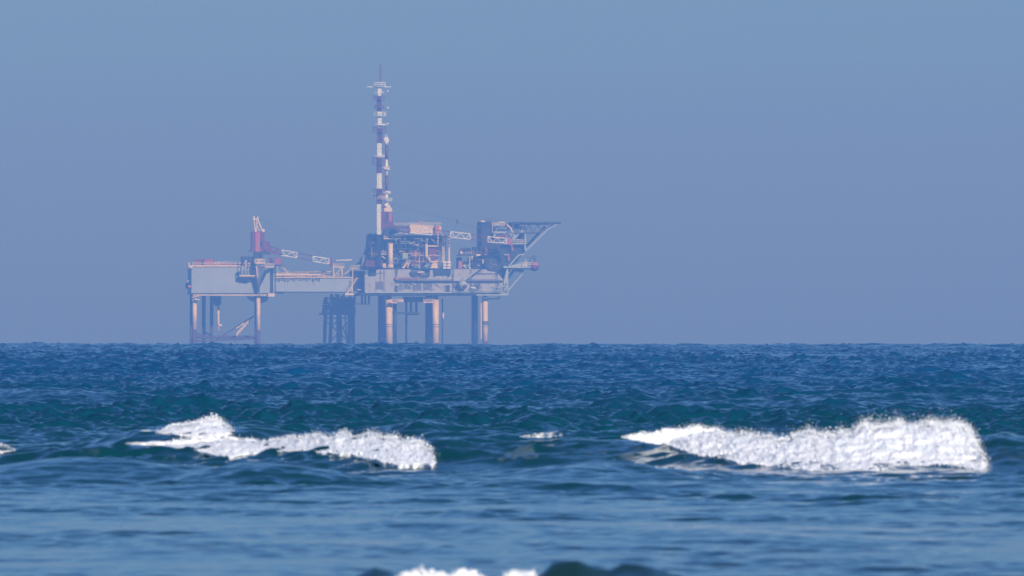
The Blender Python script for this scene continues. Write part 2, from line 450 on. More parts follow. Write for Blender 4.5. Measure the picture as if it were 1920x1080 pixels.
def breaker(label, ypos, top, bot, px0, px1, nblob, rb, spray=0, yfun=None, seed=1, thick=0.10, dens=1.0, deep=1.0, ridge_only=None, thin=1.0):
    """tumbling white water lying on the face of a wave: a lumpy sheet buried in thousands of froth clumps and drops"""
    rs = np.random.RandomState(seed)
    yf = (lambda x: np.full_like(x, ypos)) if yfun is None else yfun
    span = lambda p: interp(p, bot) - interp(p, top)
    def ragged(p, o):
        a_ = np.clip(span(p) * .10, 0, 3.5)
        return a_ * (samp(T_RIP[0], 2600.0, 1024, p + o * 7 + seed * 13, p * 0 + o) + .8 * samp(T_RIP[0], 7000.0, 1024, p + o + seed * 31, p * 0 + o))
    def surf(px, v, off=0.0):
        """where the sight line of this outline point meets the wave face, padded by the froth's thickness"""
        tp = interp(px, top) + ragged(px, 0) ; bt = interp(px, bot) + .35 * ragged(px, 50)
        v = np.clip(v, 0, 1)
        row = tp * (1 - v) + bt * v
        shp = (1 - .78 * v) * np.clip(v * 8, .3, 1) * np.clip(span(px) / 30, .12, 1)
        y = np.full(px.shape, ypos - 9.0 * deep); hit = np.zeros(px.shape, bool)
        for _ in range(150):
            xx = xs_at(px, y); yc = yf(xx)
            h = ridge_only(xx, y)
            g = h + thick * shp >= z_at(row, y)
            stop = y > yc - 0.05
            hit |= g | stop
            y = np.where(hit, y, y + 0.075 * deep)
            if hit.all(): break
        lo = y - 0.075 * deep; hi = y.copy()
        for _ in range(7):
            mid = (lo + hi) / 2; xx = xs_at(px, mid)
            g = (ridge_only(xx, mid) + thick * shp >= z_at(row, mid)) | (mid > yf(xx) - .05)
            hi = np.where(g, mid, hi); lo = np.where(g, lo, mid)
        y = hi
        y = y - off * shp
        hh = np.maximum((interp(px, bot) - interp(px, top)) * PXA * ypos, .02)
        return xs_at(px, y), y, z_at(row, y), hh
    nu = int((px1 - px0) * 1.6); nvv = 60
    U, V = np.meshgrid(np.linspace(px0, px1, nu), np.linspace(0, 1.12, nvv), indexing='ij')
    x, y, z, hh = surf(U, V)
    # perspective: points nearer the camera are shifted so the sheet keeps its outline from the beach
    n1 = samp(T_SWELL[0], 5.3, 1024, z * 2.2 + y * .3, x + seed); n2_ = samp(T_SWELL[0], 15.0, 1024, x * 1.1 + seed * 3, z * 2 + y * .2)
    edge = np.sin(pi * np.clip(V, 0, 1)) ** .6
    k = np.minimum(hh, .5)
    y = y - (n2_ * .036 + n1 * .004) * k * edge
    z = z + (n1 * .005 + n2_ * .010) * np.minimum(k * 2.5, 1)
    z = z - np.clip(V - 1, 0, 1) * .8 * np.minimum(hh * 2, 1)
    ends = np.clip((U - px0) / 25, 0, 1) * np.clip((px1 - U) / 34, 0, 1)
    cov = np.clip(np.minimum(V * span(U) / 14, (1.3 - V) * span(U) / 7), 0, 1) * (.25 + .75 * ends)
    cov = np.maximum(cov, .35 * ends * (V > .02))
    cov = cov * thin
    mv = np.stack([x, y, z], -1).reshape(-1, 3)
    i0 = (np.arange(nu - 1)[:, None] * nvv + np.arange(nvv - 1)[None, :]).reshape(-1)
    mf = np.stack([i0, i0 + 1, i0 + nvv + 1, i0 + nvv], -1)
    tri1 = mf[:, [0, 1, 2]]; tri2 = mf[:, [0, 2, 3]]
    keep = rs.rand(len(mf)) < dens
    sheet = np.concatenate([tri1[keep], tri2[keep]])
    n_at = lambda x, z: samp(T_SWELL[0], 15.0, 1024, x * 1.1 + seed * 3, z * 2)
    # froth clumps
    pu = rs.uniform(px0, px1, nblob * 3); hw_ = interp(pu, bot) - interp(pu, top)
    pu = pu[rs.rand(len(pu)) < np.clip(hw_ / hw_.max(), .12, 1)][:nblob]
    nb = len(pu)
    pv = np.where(rs.rand(nb) < .6, rs.beta(.4, 7, nb), rs.beta(6, .5, nb))
    x, y, z, hh = surf(pu, pv)
    s = rs.lognormal(math.log(rb), .45, nb)
    clump = samp(T_RIP[0], 2.1, 1024, x * 1.0 + seed, z * 2.5)
    s = s * (1 + .35 * np.clip(clump, -1, 2))
    s = np.minimum(s, .10 * hh + .006)
    y = y - n_at(x, z) * .05 * np.minimum(hh, .5) * np.sin(pi * pv) ** .6 - rs.exponential(.012, nb); z = z + rs.normal(0, .014, nb) * np.minimum(hh * 3, 1) + np.where(pv < .1, rs.exponential(.022, nb) * np.minimum(hh * 3, 1), 0)
    cen = [np.stack([x, y, z], -1)]; rad = [s]
    if spray:
        pu = px0 + (px1 - px0) * rs.beta(3.2, 1.3, spray)
        pv = -rs.exponential(.06, spray)
        x, y, z, hh = surf(pu, np.zeros(spray)); z = z - pv * hh * 1.0
        x = x + rs.normal(0, .05, spray)
        cen.append(np.stack([x, y + rs.normal(0, .25, spray), z], -1)); rad.append(rs.lognormal(math.log(.0042), .4, spray))
    cen = np.concatenate(cen); rad = np.concatenate(rad)
    sq = rs.uniform(.6, 1.35, (len(cen), 1, 3)) * (1 + rs.normal(0, .14, (len(cen), 12, 1)))
    bv = cen[:, None, :] + rad[:, None, None] * IV[None] * sq
    bf = (IF[None] + (np.arange(len(cen)) * 12)[:, None, None] + len(mv)).reshape(-1, 3)
    allv = np.concatenate([mv, bv.reshape(-1, 3)]); allf = np.concatenate([sheet, bf])
    allv = allv * K
    o0 = allv.mean(0); o0[2] = 0
    me = bpy.data.meshes.new('breaking_wave')
    me.vertices.add(len(allv)); me.vertices.foreach_set('co', (allv - o0).astype(np.float32).ravel())
    me.loops.add(len(allf) * 3); me.loops.foreach_set('vertex_index', allf.astype(np.int32).ravel())
    me.polygons.add(len(allf)); me.polygons.foreach_set('loop_start', (np.arange(len(allf)) * 3).astype(np.int32))
    me.update(calc_edges=True); me.polygons.foreach_set('use_smooth', np.ones(len(allf), dtype=bool))
    at = me.attributes.new('cover', 'FLOAT', 'POINT'); cv = np.ones(len(allv), dtype=np.float32); cv[:len(mv)] = cov.reshape(-1); at.data.foreach_set('value', cv)
    me.materials.append(fm)
    o = bpy.data.objects.new('breaking_wave', me); COL.objects.link(o); o.location = o0
    tag(o, label, 'breaking wave', 'white water of the breaking waves')
    return o

A_TOP = [(1165, 818), (1200, 812), (1240, 811), (1280, 808), (1300, 803), (1320, 812), (1350, 806), (1380, 813), (1400, 816), (1440, 820), (1480, 824), (1530, 820), (1560, 815), (1600, 808), (1620, 799), (1650, 796), (1680, 799), (1720, 795), (1760, 797), (1790, 804), (1822, 813), (1833, 832), (1845, 858), (1857, 877)]
A_BOT = [(1165, 820), (1220, 828), (1260, 838), (1300, 848), (1350, 858), (1400, 868), (1450, 874), (1500, 880), (1560, 884), (1620, 885), (1670, 880), (1700, 872), (1750, 874), (1800, 877), (1857, 879)]
B_TOP = [(235, 831), (300, 828), (350, 825), (400, 822), (450, 824), (480, 826), (505, 825), (540, 822), (575, 819), (600, 816), (625, 822), (642, 813), (660, 822), (690, 817), (720, 821), (760, 829), (795, 832), (810, 844), (819, 864)]
B_BOT = [(235, 833), (300, 835), (360, 842), (400, 850), (430, 857), (450, 848), (478, 848), (495, 845), (520, 846), (560, 847), (600, 849), (650, 851), (700, 861), (760, 869), (812, 874), (819, 866)]
C_TOP = [(262, 808), (300, 806), (320, 800), (350, 795), (380, 791), (403, 782), (415, 791), (433, 803), (442, 814)]
C_BOT = [(262, 810), (300, 812), (330, 817), (380, 819), (442, 819)]
M_TOP = [(975, 818), (1000, 814), (1015, 811), (1024, 813), (1040, 808), (1054, 814)]
M_BOT = [(975, 819), (1000, 819), (1030, 819), (1054, 817)]
L_TOP = [(-30, 826), (0, 830), (12, 835), (24, 842)]
L_BOT = [(-30, 848), (0, 847), (28, 845)]
D_TOP = [(665, 1095), (735, 1091), (752, 1077), (790, 1075), (812, 1081), (835, 1077), (860, 1074), (890, 1076), (912, 1087), (940, 1089), (958, 1077), (985, 1071), (1004, 1075), (1012, 1093)]
D_BOT = [(665, 1096), (700, 1104), (1012, 1106)]
ro_main = lambda x, y: ridge(x, y, yc_main(x), H_MAIN, 3.0, 6.5)[0]
ro_back = lambda x, y: ridge(x, y, 233.0 - 0.25 * x, H_BACK, 2.6, 6.0)[0]
ro_near = lambda x, y: ridge(x, y, 107.5 + 0.15 * np.sin(x * 2), H_NEAR, 0.75, 2.2, -.01)[0]
breaker('largest white breaker, tall and ragged with spray flying off its crest, right of the rig', 207, A_TOP, A_BOT, 1165, 1857, 6000, .006, 11000, yc_main, 3, .15, ridge_only=ro_main)
breaker('long low white breaker with a slanting toe, running below the rig', 214, B_TOP, B_BOT, 235, 819, 3000, .0055, 2500, yc_main, 4, .11, ridge_only=ro_main)
breaker('short peaked heap of white foam just behind the long low breaker', 234, C_TOP, C_BOT, 262, 442, 900, .0055, 1000, lambda x: 233 - .25 * x, 5, .11, ridge_only=ro_back)
breaker('small scrap of foam alone on a crest between the two big breakers', 211, M_TOP, M_BOT, 975, 1054, 60, .006, 0, yc_main, 6, .04, ridge_only=ro_main, thin=.5)
breaker('small scrap of foam cut by the left edge of the view', 217, L_TOP, L_BOT, -30, 28, 250, .007, 60, yc_main, 7, .06, ridge_only=ro_main, thin=.6)
breaker('blurred nearest foam at the bottom edge beside two dark green humps', 107.5, D_TOP, D_BOT, 665, 1012, 1200, .006, 100, lambda x: 107.5 + 0.15 * np.sin(x * 2), 8, .04, deep=.3, ridge_only=ro_near)

# ------------------------------------------------------------------ left gas platform
SEA = 652
t1 = thing('gas_platform', 'smaller gas platform with plain pale grey box hull on ochre legs, at the left end', 'gas platform', 430, SEA)
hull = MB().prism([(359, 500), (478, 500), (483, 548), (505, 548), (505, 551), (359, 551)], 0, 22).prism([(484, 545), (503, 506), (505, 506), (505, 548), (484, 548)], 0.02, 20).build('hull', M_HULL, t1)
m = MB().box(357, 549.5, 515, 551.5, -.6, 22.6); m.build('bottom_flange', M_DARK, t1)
m = MB().box(362, 552, 504, 554.2, -.8, 0.2).tube((360, 558, -.4), (378, 553, -.4), .25).box(470, 560, 500, 561.5, 4, 6)
m.box(366, 561, 375, 562.5, -1.5, 2); m.build('bottom_beam', M_TAN, t1)
MB().box(503, 550, 515, 556, -2.2, 3).build('bridge_bearing', M_CREAM, t1)
MB().box(361, 497, 478, 500, -.5, 22.4).box(356, 497.3, 362, 503, -.6, 2).build('deck_edge', M_TAN, t1)
MB().rail(362, 470, 497, -.3, 5.5, 7, .1).rail(362, 470, 497, 21.8, 5.5, 7, .1).build('railing', M_CREAM, t1)
clutter(402, 489, 470, 497, 3, 16, 34, 'boxes').build('deck_equipment', M_PALE, t1)
clutter(403, 491, 470, 497, 1, 8, 26, 'pipes').build('pipework', M_PINK, t1)
# legs: six with stained feet; rear ones coloured dark for the deck's shade
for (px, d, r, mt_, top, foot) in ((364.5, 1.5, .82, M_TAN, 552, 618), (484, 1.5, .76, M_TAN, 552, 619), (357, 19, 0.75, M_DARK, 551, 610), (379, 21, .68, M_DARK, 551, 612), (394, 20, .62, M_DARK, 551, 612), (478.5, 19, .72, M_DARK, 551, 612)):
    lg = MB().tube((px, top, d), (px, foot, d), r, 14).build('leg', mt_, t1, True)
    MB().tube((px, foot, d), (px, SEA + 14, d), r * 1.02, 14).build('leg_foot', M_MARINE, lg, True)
MB().tube((408, 574, 10), (408, 620, 10), .42, 10).ball(411, 610, 10, .8, 1, 1, .7).build('riser', M_TAN, t1, True)
MB().box(398, 555, 414, 570, 6, 14).box(402, 570, 412, 573, 8, 12).build('riser_guard', M_DARK, t1)
m = MB().tube((355, 632, 10), (480, 632, 10), .55, 8).tube((357, 640, 4), (484, 634, 4), .35, 8).tube((380, 622, 21), (408, 636, 10), .3, 6).tube((408, 634, 10), (478, 590, 19), .3, 6)
m.tube((355, 622, 19), (394, 634, 20), .3, 6).tube((440, 632, 10), (440, 640, 10), .4, 6); m.build('brace', M_MARINE, t1)
m = MB().lattice((443, 627, 6), (467, 600, 8), 4, 4, 1.6, 6, .16).tube((442, 616, 6), (456, 606, 7), .2).build('stairway', M_TAN, t1)
m = MB().prism([(464, 556), (503, 556), (500, 565), (488, 569), (472, 563)], 5, 15); m.build('cellar_deck', M_MID, t1)
# hanging cage under the left end
MB().box(351.5, 500, 353, 512, 10, 11).tube((353, 492, 8), (353, 515, 8), .3, 8).tube((351.5, 491, 9), (351.5, 510, 9), .2).build('vent_pipe', M_CREAM, t1)
MB().ball(353, 527, 3, .65).box(350, 530, 359, 538, 6, 12).build('lamp_housing', M_WHITE, t1)
MB().ball(355.5, 537.5, 1, .6, 1.4, 1, 1).build('life_raft', M_ORANGE, t1)
MB().box(348, 532, 357, 541, 4, 8).build('raft_rack', M_DARK, t1)
# laydown balcony by the crane
m = MB().box(449, 516, 480, 518.5, -3, 0).build('balcony_floor', M_TAN, t1)
m = MB().box(449, 518.6, 479, 522, -2.8, 0).prism([(452, 522), (476, 522), (466, 527), (452, 525)], -2, 0).build('balcony_dark_base', M_DARK, t1)  # dark box and drop-shaped dark piece below the balcony floor
m = MB().rail(449, 480, 516, -2.9, 7, 5, .1)
for q in (452, 458, 464, 470, 477): m.tube((q, 483, -2.5), (q, 516, -2.5), .13)
m.build('balcony_railing', M_MID, t1)
m = MB().box(454, 481, 478, 492, -1, 6).box(472, 492, 480, 516, -1.4, 4); m.build('equipment_cabin', M_DARK, t1)
m = MB().prism([(459, 492), (460, 488), (463, 488), (464, 492)], -3, -2).box(454, 501, 461, 503.5, -5, -3).build('winch', M_PALE, t1)
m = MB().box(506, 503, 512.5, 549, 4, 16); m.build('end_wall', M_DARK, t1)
MB().tube((512.8, 499, 0), (512.8, 549, 0), .16, 6).tube((505.5, 503, 0), (505.5, 549, 0), .12, 6).build('downpipe', M_PALE, t1)
MB().box(497, 499.5, 514, 501.8, -4, 4).rail(497, 514, 499.5, -3.8, 5, 5, .1).build('end_balcony', M_TAN, t1)

# red cargo boxes
def container(label, x0, y0, x1, y1, d0, d1, m_, group='red cargo containers on the rig'):
    th = thing('cargo_container', label, 'container', (x0 + x1) / 2, y1, d0, group)
    b_ = MB().box(x0 + .35, y0 + .35, x1 - .35, y1 - .35, d0 + .06, d1)
    n = max(3, int((x1 - x0) / 1.6))
    for i in range(n):
        x = x0 + .6 + (x1 - x0 - 1.2) * (i + .3) / n; b_.box(x, y0 + .8, x + .5 * (x1 - x0) / n, y1 - .8, d0 - .02, d0 + .05)
    b_.build('body', m_, th)
    f_ = MB()
    for (a, c) in ((x0, x0 + .7), (x1 - .7, x1)): f_.box(a, y0, c, y1, d0 - .05, d0 + .3)
    f_.box(x0 + .7, y0, x1 - .7, y0 + .7, d0 - .05, d0 + .3).box(x0 + .7, y1 - .7, x1 - .7, y1, d0 - .05, d0 + .3)
    f_.build('frame', M_RED if m_ is M_PINK else M_PINK, th)
    return th
container('darker red container at the left corner of the smaller platform roof', 364, 485.5, 381, 497, 5, 8, M_RED)
container('bright red container beside the darker one on the smaller platform roof', 382, 484.5, 401, 497, 3, 6, M_PINK)
container('square bright red box just right of the smaller crane', 514.5, 483, 528, 496.5, -2, 1, M_PINK)
container('narrow dark red box between the smaller crane and the square red one', 504, 483, 511, 493, 1, 4, M_RED)
container('long dull red container at the left end of the larger platform deck', 687, 489, 718, 499.5, -2, 1, M_RED)
# supports under the square box
MB().box(514.5, 496.6, 529, 498.6, -2.5, 2).tube((516, 498, -1.5), (516, 549, 1), .18, 6).build('box_support', M_DARK, t1)

# ------------------------------------------------------------------ crane builder
def booms(th, segs, w=1.8):
    for (a, b_, h0, h1, m_, r) in segs:
        MB().lattice(a, b_, h0, h1, w, max(3, int(round(abs(b_[0] - a[0]) / 10))), r, r * .75).build('boom_section', m_, th)
c1 = thing('pedestal_crane', 'smaller crane with a tall dull red house and short lattice boom, on the left platform', 'crane', 484, 548, -2)
MB().tube((483, 500, -2), (484.5, 549, -2), 1.9, 14, .35).build('pedestal', M_MID, c1, True)
MB().tube((481, 500, -4.3), (483, 520, -3), .35, 8).build('pedestal_pipe', M_TAN, c1)
m = MB().box(478, 491.5, 497, 494.5, -4, 3).box(484, 487, 489, 491.5, -3, 0).prism([(480, 487), (494, 487), (492, 484), (483, 484)], -2, 2).prism([(485, 484), (488, 484), (487, 476), (486, 476)], -2.4, -1.8)
m.build('access_deck', M_TAN, c1)
MB().rail(478, 497, 491.5, -4, 5, 5, .1).box(489, 494.5, 496, 498, -3, 2).build('access_railing', M_CREAM, c1)
MB().box(477, 473, 493, 484, -2.4, 3).prism([(486, 468), (505, 472), (507, 477), (484, 477)], -2, 2.2).build('slew_base', M_DARK, c1)
h = MB().prism([(472.5, 434), (496, 435), (497, 452), (492, 473), (468, 472), (472.5, 466)], -2.5, 3.4).build('house', M_RED, c1)
MB().prism([(479, 435), (488, 435), (488, 472), (479, 472)], -2.75, -2.52).build('house_panel', M_PINK, h)
MB().box(488.5, 452, 494, 462, -2.8, -2.5).build('cab_window', M_DARK, h)
MB().prism([(493, 452), (506, 453), (509, 468), (520, 470), (524, 477), (506, 476), (495, 468)], -1.8, 1.8).build('boom_foot', M_RED, c1)
m = MB()
for d in (-1.6, 1.6):
    m.tube((479, 435, d), (476, 410, d * .5), .26).tube((481, 435, d), (482, 411, d * .5), .18).tube((492, 434, d), (483, 411, d * .5), .26).tube((487, 434, d), (479.5, 418, d * .5), .14)
m.box(474, 409.5, 485, 412.5, -1.3, 1.3).box(475, 405, 478, 409.5, -1, .4).box(482, 406, 484.5, 409.5, -.6, .6)
m.build('a_frame', M_CREAM, c1)
MB().box(491, 429.5, 496.5, 435, -1.5, 1.5).build('winch_drum', M_TAN, c1)
booms(c1, [((506, 466.5, 0), (527, 473.5, 0), 9, 10, M_RED, .2), ((527, 474, 0), (557, 478.5, 0), 10, 9.5, M_WHITE, .19), ((557, 478.5, 0), (587, 484.5, 0), 9, 9.5, M_RED, .14), ((587, 485.5, 0), (617, 490, 0), 9.5, 10, M_WHITE, .19)])
MB().prism([(617, 485), (621, 484), (625, 495), (622, 501), (617, 497)], -.9, .9).build('boom_tip', M_RED, c1)
MB().path([(480, 407, 0), (560, 448, 0), (619, 485, 0)], .05, 4).build('pendant_rope', M_DARK, c1)

# ------------------------------------------------------------------ link bridge
b1 = thing('link_bridge', 'long enclosed footbridge of pale grey cladding joining the two platforms', 'bridge', 588, 550)
MB().prism([(513.5, 521), (599, 521), (600, 521), (662, 521), (662, 547), (513.5, 546.5)], 3, 10).build('girder', M_HULL, b1)
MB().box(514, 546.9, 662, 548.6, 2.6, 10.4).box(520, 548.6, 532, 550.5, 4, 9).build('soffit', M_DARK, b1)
MB().box(513.5, 519, 662, 520.8, 2.4, 10.6).box(515, 513.8, 600, 515.6, 4, 5).build('walkway', M_TAN, b1)
m = MB().rail(515, 608, 519, 2.6, 5.5, 6, .1).rail(515, 662, 519, 10.2, 6, 7, .1)
m.build('railing', M_CREAM, b1)
m = MB()
for i in range(15):
    x = 516 + i * 5.8; m.box(x, 521.2, x + rng.uniform(1.5, 3.6), 521.2 + rng.uniform(3, 7), 2.55, 2.95)
m.build('cable_hanger', M_MID, b1)
clutter(514, 508, 622, 519, 4, 9, 60, 'pipes', (.07, .15)).build('pipework', M_TAN, b1)
clutter(515, 512, 622, 519, 4, 9, 40, 'boxes').build('cable_tray', M_MID, b1)
m = MB()
for d in (3, 9):
    m.path([(625, 519, d), (625, 494, d)], .2).path([(641, 519, d), (641, 500, d)], .2).tube((626, 517, d), (640, 502, d), .15).box(624, 499.5, 645, 501.5, d - .3, d + .3)
    m.path([(647, 514, d), (657, 504, d), (672, 504, d)], .22).tube((661, 519, d), (661, 504, d), .2)
m.rail(625, 645, 499.5, 3, 5, 5, .08).rail(657, 674, 503, 3, 5, 4, .08).box(656, 503, 673, 505, 3, 9)
m.build('portal_frame', M_TAN, b1)
m = MB().tube((651, 550, 1), (670, 520, 1), .22).tube((660, 549, 1), (661, 521, 1), .15).tube((648, 549.5, 1), (665, 521, 1), .1); m.build('stair', M_CREAM, b1)
MB().box(647, 550, 664, 553.5, -.5, 5).build('stair_foot', M_CREAM, b1)
MB().tube((630, 488, 8), (659, 487, 8), .22, 6).build('light_tube', M_WHITE, b1)
MB().tube((534, 519, 6), (534, 497, 6), .12).tube((519, 519, 6), (519, 499, 6), .12).tube((527, 500, 6), (545, 516, 6), .2).tube((604, 519, 6), (604, 505, 6), .16).build('stanchion', M_TAN, b1)

# ------------------------------------------------------------------ wellhead jacket behind the bridge
j = thing('wellhead_jacket', 'dark lattice jacket rising from the sea behind the bridge, between the two platforms', 'jacket', 630, SEA, 60)
for (xa, xb, r, d) in ((606, 602.5, 1.0, 60), (617, 612, 1.0, 66), (628, 628, .7, 62), (633, 631, .7, 70), (640, 647, .4, 66), (651, 650, 1.0, 60), (656, 657, 1.0, 74)):
    MB().tube((xa, 556, d), (xb, SEA + 16, d), r * .66, 10).build('leg', M_DARK, j, True)
m = MB()
for (a, c) in (((604, 600, 60), (650, 640, 60)), ((652, 598, 60), (615, 640, 66)), ((603, 596, 60), (655, 596, 74)), ((637, 612, 66), (648, 640, 66)), ((617, 610, 66), (630, 600, 66)), ((603, 646, 60), (657, 646, 74)), ((634, 590, 66), (636, 640, 66))):
    m.tube(a, c, .24, 6)
m.build('brace', M_DARK, j)
MB().box(599, 586, 662, 589.5, 58, 76).box(604, 571, 658, 573.5, 59, 75).box(612, 556, 655, 558, 59, 75).build('deck', M_DARK, j)
MB().rail(599, 662, 586, 58, 6, 6, .14).rail(604, 658, 571, 59, 6, 6, .14).build('railing', M_MID, j)
clutter(612, 552, 652, 586, 60, 72, 60, 'tanks').build('wellhead_equipment', M_DARK, j)
clutter(600, 560, 655, 588, 58, 66, 50, 'pipes', (.12, .25)).build('pipework', M_MID, j)
MB().box(650, 575, 662, 588, 60, 66).box(600, 577, 608, 586, 60, 64).build('equipment_cabin', M_DARK, j)
MB().tube((616.5, 562, 56), (616.5, 577, 56), .32, 8).box(603, 569, 612, 571, 57, 58).build('riser', M_CREAM, j)

# ------------------------------------------------------------------ main platform
t2 = thing('production_platform', 'larger production platform with windowed pale hull, stacked decks and thick ochre legs', 'gas platform', 815, SEA)
h = MB().prism([(684, 515), (705, 515), (705, 505), (770, 505), (770, 511), (806, 511), (806, 505), (912, 505), (915, 508), (932, 511), (945, 526), (945, 549), (684, 549)], 0, 38)
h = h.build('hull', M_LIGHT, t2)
MB().prism([(944.6, 527), (950, 505), (953, 505), (953, 553), (938, 553), (938, 549.2), (944.6, 549.2)], -.6, 6).build('corner_column', M_PALE, t2)
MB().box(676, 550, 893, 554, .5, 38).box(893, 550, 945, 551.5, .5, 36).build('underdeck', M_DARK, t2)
MB().box(893, 551.8, 952, 554, -1, .3).box(684, 547.4, 893, 549.4, -.4, -.02).build('kick_plate', M_PALE, t2)
MB().box(908, 558, 938, 561.5, 3, 12).tube((910, 551, 6), (910, 560, 6), .2).tube((936, 551, 6), (936, 560, 6), .2).build('boat_landing', M_PALE, t2)
m = MB()
for (a, b_, c, d_) in ((704, 528, 718, 545.5), (748, 533, 755, 545), (757, 527.5, 770.5, 545), (774, 527.5, 790, 546.5), (793.5, 529, 810, 546)):
    q = int((d_ - b_) / 2.2)
    m = MB()
    for i in range(q): m.box(a, b_ + i * 2.2, c, b_ + i * 2.2 + 1.5, -.12, -.03)
    m.box(a, b_, a + .5, d_, -.1, -.02).box(c - .5, b_, c, d_, -.1, -.02).build('louvre', M_MID, h)
for (a, b_, c, d_) in ((740.5, 535.5, 745.5, 547), (835.5, 535, 843, 547)):
    dd = MB().box(a, b_, c, d_, -.15, -.02).build('door', M_DARK, h)
    MB().tube((a - .6, d_, -.3), (a - .6, b_, -.3), .12).tube((c + .6, d_, -.3), (c + .6, b_, -.3), .12).tube((a - .6, b_ - .4, -.3), (c + .6, b_ - .4, -.3), .12).build('door_frame', M_PALE, dd)
MB().box(850, 528.5, 861, 540, -.2, -.02).box(847, 515, 849.5, 527, -.1, -.02).build('recess_panel', M_MID, h)
for (a, b_) in ((809, 526), (815, 531), (829, 517), (861, 514), (902, 509), (905, 513), (925, 518)):
    MB().box(a, b_, a + 1.6, b_ + 3, -.12, -.02).build('vent_hatch', M_MID, h)
m = MB().box(744, 525.5, 850, 527.2, -1.6, -.02).box(868, 525.5, 944, 527.2, -1.6, -.02).box(847, 526.5, 867, 528, -1.2, -.02)
m.build('ledge', M_MID, t2)
MB().rail(746, 850, 525.5, -1.5, 5, 7, .07).rail(868, 940, 525.5, -1.5, 5, 7, .07).rail(850, 944, 549, -1.2, 5.5, 5, .08).build('ledge_railing', M_PALE, t2)
MB().box(693, 512, 706, 515.2, -1.2, 0).prism([(770, 509), (806, 511), (806, 518), (801, 520), (778, 519), (771, 514)], -1.2, -.02).prism([(815, 504.5), (846, 504.5), (846, 514), (842, 519), (841, 514), (819, 514), (816, 519)], -1.2, -.02).build('dark_block', M_DARK, t2)  # shallow dark blocks standing out from the hull face
MB().box(783, 509, 796, 511.5, -1.6, -1.25).box(790, 513.5, 799, 514.5, -1.6, -1.25).build('lifeboat_cradle', M_CREAM, t2)
m = MB()
for i in range(9):
    x = 742 + i * 5.2 + rng.uniform(-1, 1)
    m.box(x, 519 + rng.uniform(-1, 1), x + rng.uniform(1.5, 3.6), 524.8, -1.3, -.5)
m.build('safety_locker', M_ORANGE, t2)
MB().prism([(742, 505), (747, 505), (744.5, 518), (745, 526), (742, 526), (742.5, 517)], -.5, -.03).box(713, 505, 714, 528, -.3, -.03).box(701, 511.6, 723, 512.3, -.3, -.03).box(720, 503, 720.8, 548, -.3, -.03).build('drain_pipe', M_MID, t2)
m = MB().prism([(893, 505), (899, 505), (872, 526), (868, 526)], -1.8, -.6); m.build('outside_stair', M_PALE, t2)
MB().prism([(899.2, 505), (905, 505), (878, 525), (872.5, 525.5)], -1.0, -.5).build('stair_stringer', M_DARK, t2)
MB().tube((868, 534, -3), (868, 534, .5), 1.5, 16).build('storage_tank', M_PALE, t2, True)
MB().tube((872, 537, -3.4), (872, 537, -.5), .7, 12).build('hose_reel', M_RED, t2, True)
MB().box(883, 538, 891, 540.5, -2, -.2).tube((884, 541, -1.5), (893, 541, -1.5), .2).build('rescue_raft', M_WHITE, t2)
MB().tube((932.5, 508, -1), (932.5, 547, -1), .14).tube((883.5, 505, -.7), (883.5, 548, -.7), .1).box(886, 512.6, 940, 513.3, -.5, -.03).tube((850, 505, -.5), (850, 548, -.5), .1).build('service_pipe', M_DARK, t2)
clutter(884, 528, 905, 548, -1.2, -.3, 22, 'pipes', (.07, .14)).build('pipework', M_MID, t2)
clutter(925, 530, 952, 549, -1.8, -.7, 20, 'pipes', (.07, .14)).build('hull_pipework', M_PALE, t2)
clutter(688, 530, 950, 548, -.6, -.1, 40, 'boxes').build('wall_fitting', M_HULL, t2)
MB().box(664, 508, 683.6, 545, 6, 30).build('end_wall', M_DARK, t2)  # dark colour stands for the side turned away from the sun
MB().box(669, 541.5, 683, 544.5, 3, 6).box(684, 548, 700, 550, 3, 5).build('end_walkway', M_HULL, t2)
m = MB().box(638, 569, 692, 570.5, 20, 30)
for x in (642, 655, 663, 677, 683, 690): m.tube((x, 552, 25), (x, 569, 25), .35, 6)
m.build('under_walkway', M_MID, t2)
# legs: the rear row's dark colour stands for shade under the deck
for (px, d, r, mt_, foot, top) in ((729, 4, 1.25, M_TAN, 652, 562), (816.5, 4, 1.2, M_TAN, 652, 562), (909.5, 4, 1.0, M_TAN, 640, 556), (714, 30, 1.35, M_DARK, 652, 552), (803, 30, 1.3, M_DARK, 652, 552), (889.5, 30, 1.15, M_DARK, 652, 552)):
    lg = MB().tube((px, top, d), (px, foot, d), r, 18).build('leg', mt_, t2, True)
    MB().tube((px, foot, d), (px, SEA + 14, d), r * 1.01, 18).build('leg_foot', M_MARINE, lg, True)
    if mt_ is M_TAN:
        col_ = MB()
        for yy in (608, 612): col_.tube((px, yy, d), (px, yy + 1.2, d), r + .16, 18)
        if px > 900: col_.tube((px, 602, d), (px, 608, d), r + .3, 18)
        col_.build('collar', M_MID, lg)
        MB().tube((px, 550, d), (px, 562, d), r * .8, 14).build('leg_top', M_DARK, lg)  # dark stretch stands for the deck's shadow on the leg
MB().tube((902, 568, 2.5), (902, 636, 2.5), .28, 8).build('riser', M_TAN, t2)
MB().tube((740, 562, 12), (740, SEA + 8, 12), .65, 10).tube((829, 560, 14), (829, SEA + 8, 14), .28, 8).tube((761, 556, 16), (761, SEA + 8, 16), .42, 8).build('conductor_pipe', M_DARK, t2, True)
MB().box(757, 556, 792, 566, 10, 16).box(736, 585, 786, 589, 12, 16).tube((770, 560, 13), (770, 588, 13), .5, 8).tube((780, 560, 13), (780, 588, 13), .5, 8).box(792, 557, 800, 566, 12, 18).tube((763, 588, 13), (783, 588, 13), .5).build('caisson_frame', M_DARK, t2)
MB().ball(830.5, 592, 12, .7, .6, 1, 1.8).build('navigation_float', M_CREAM, t2)
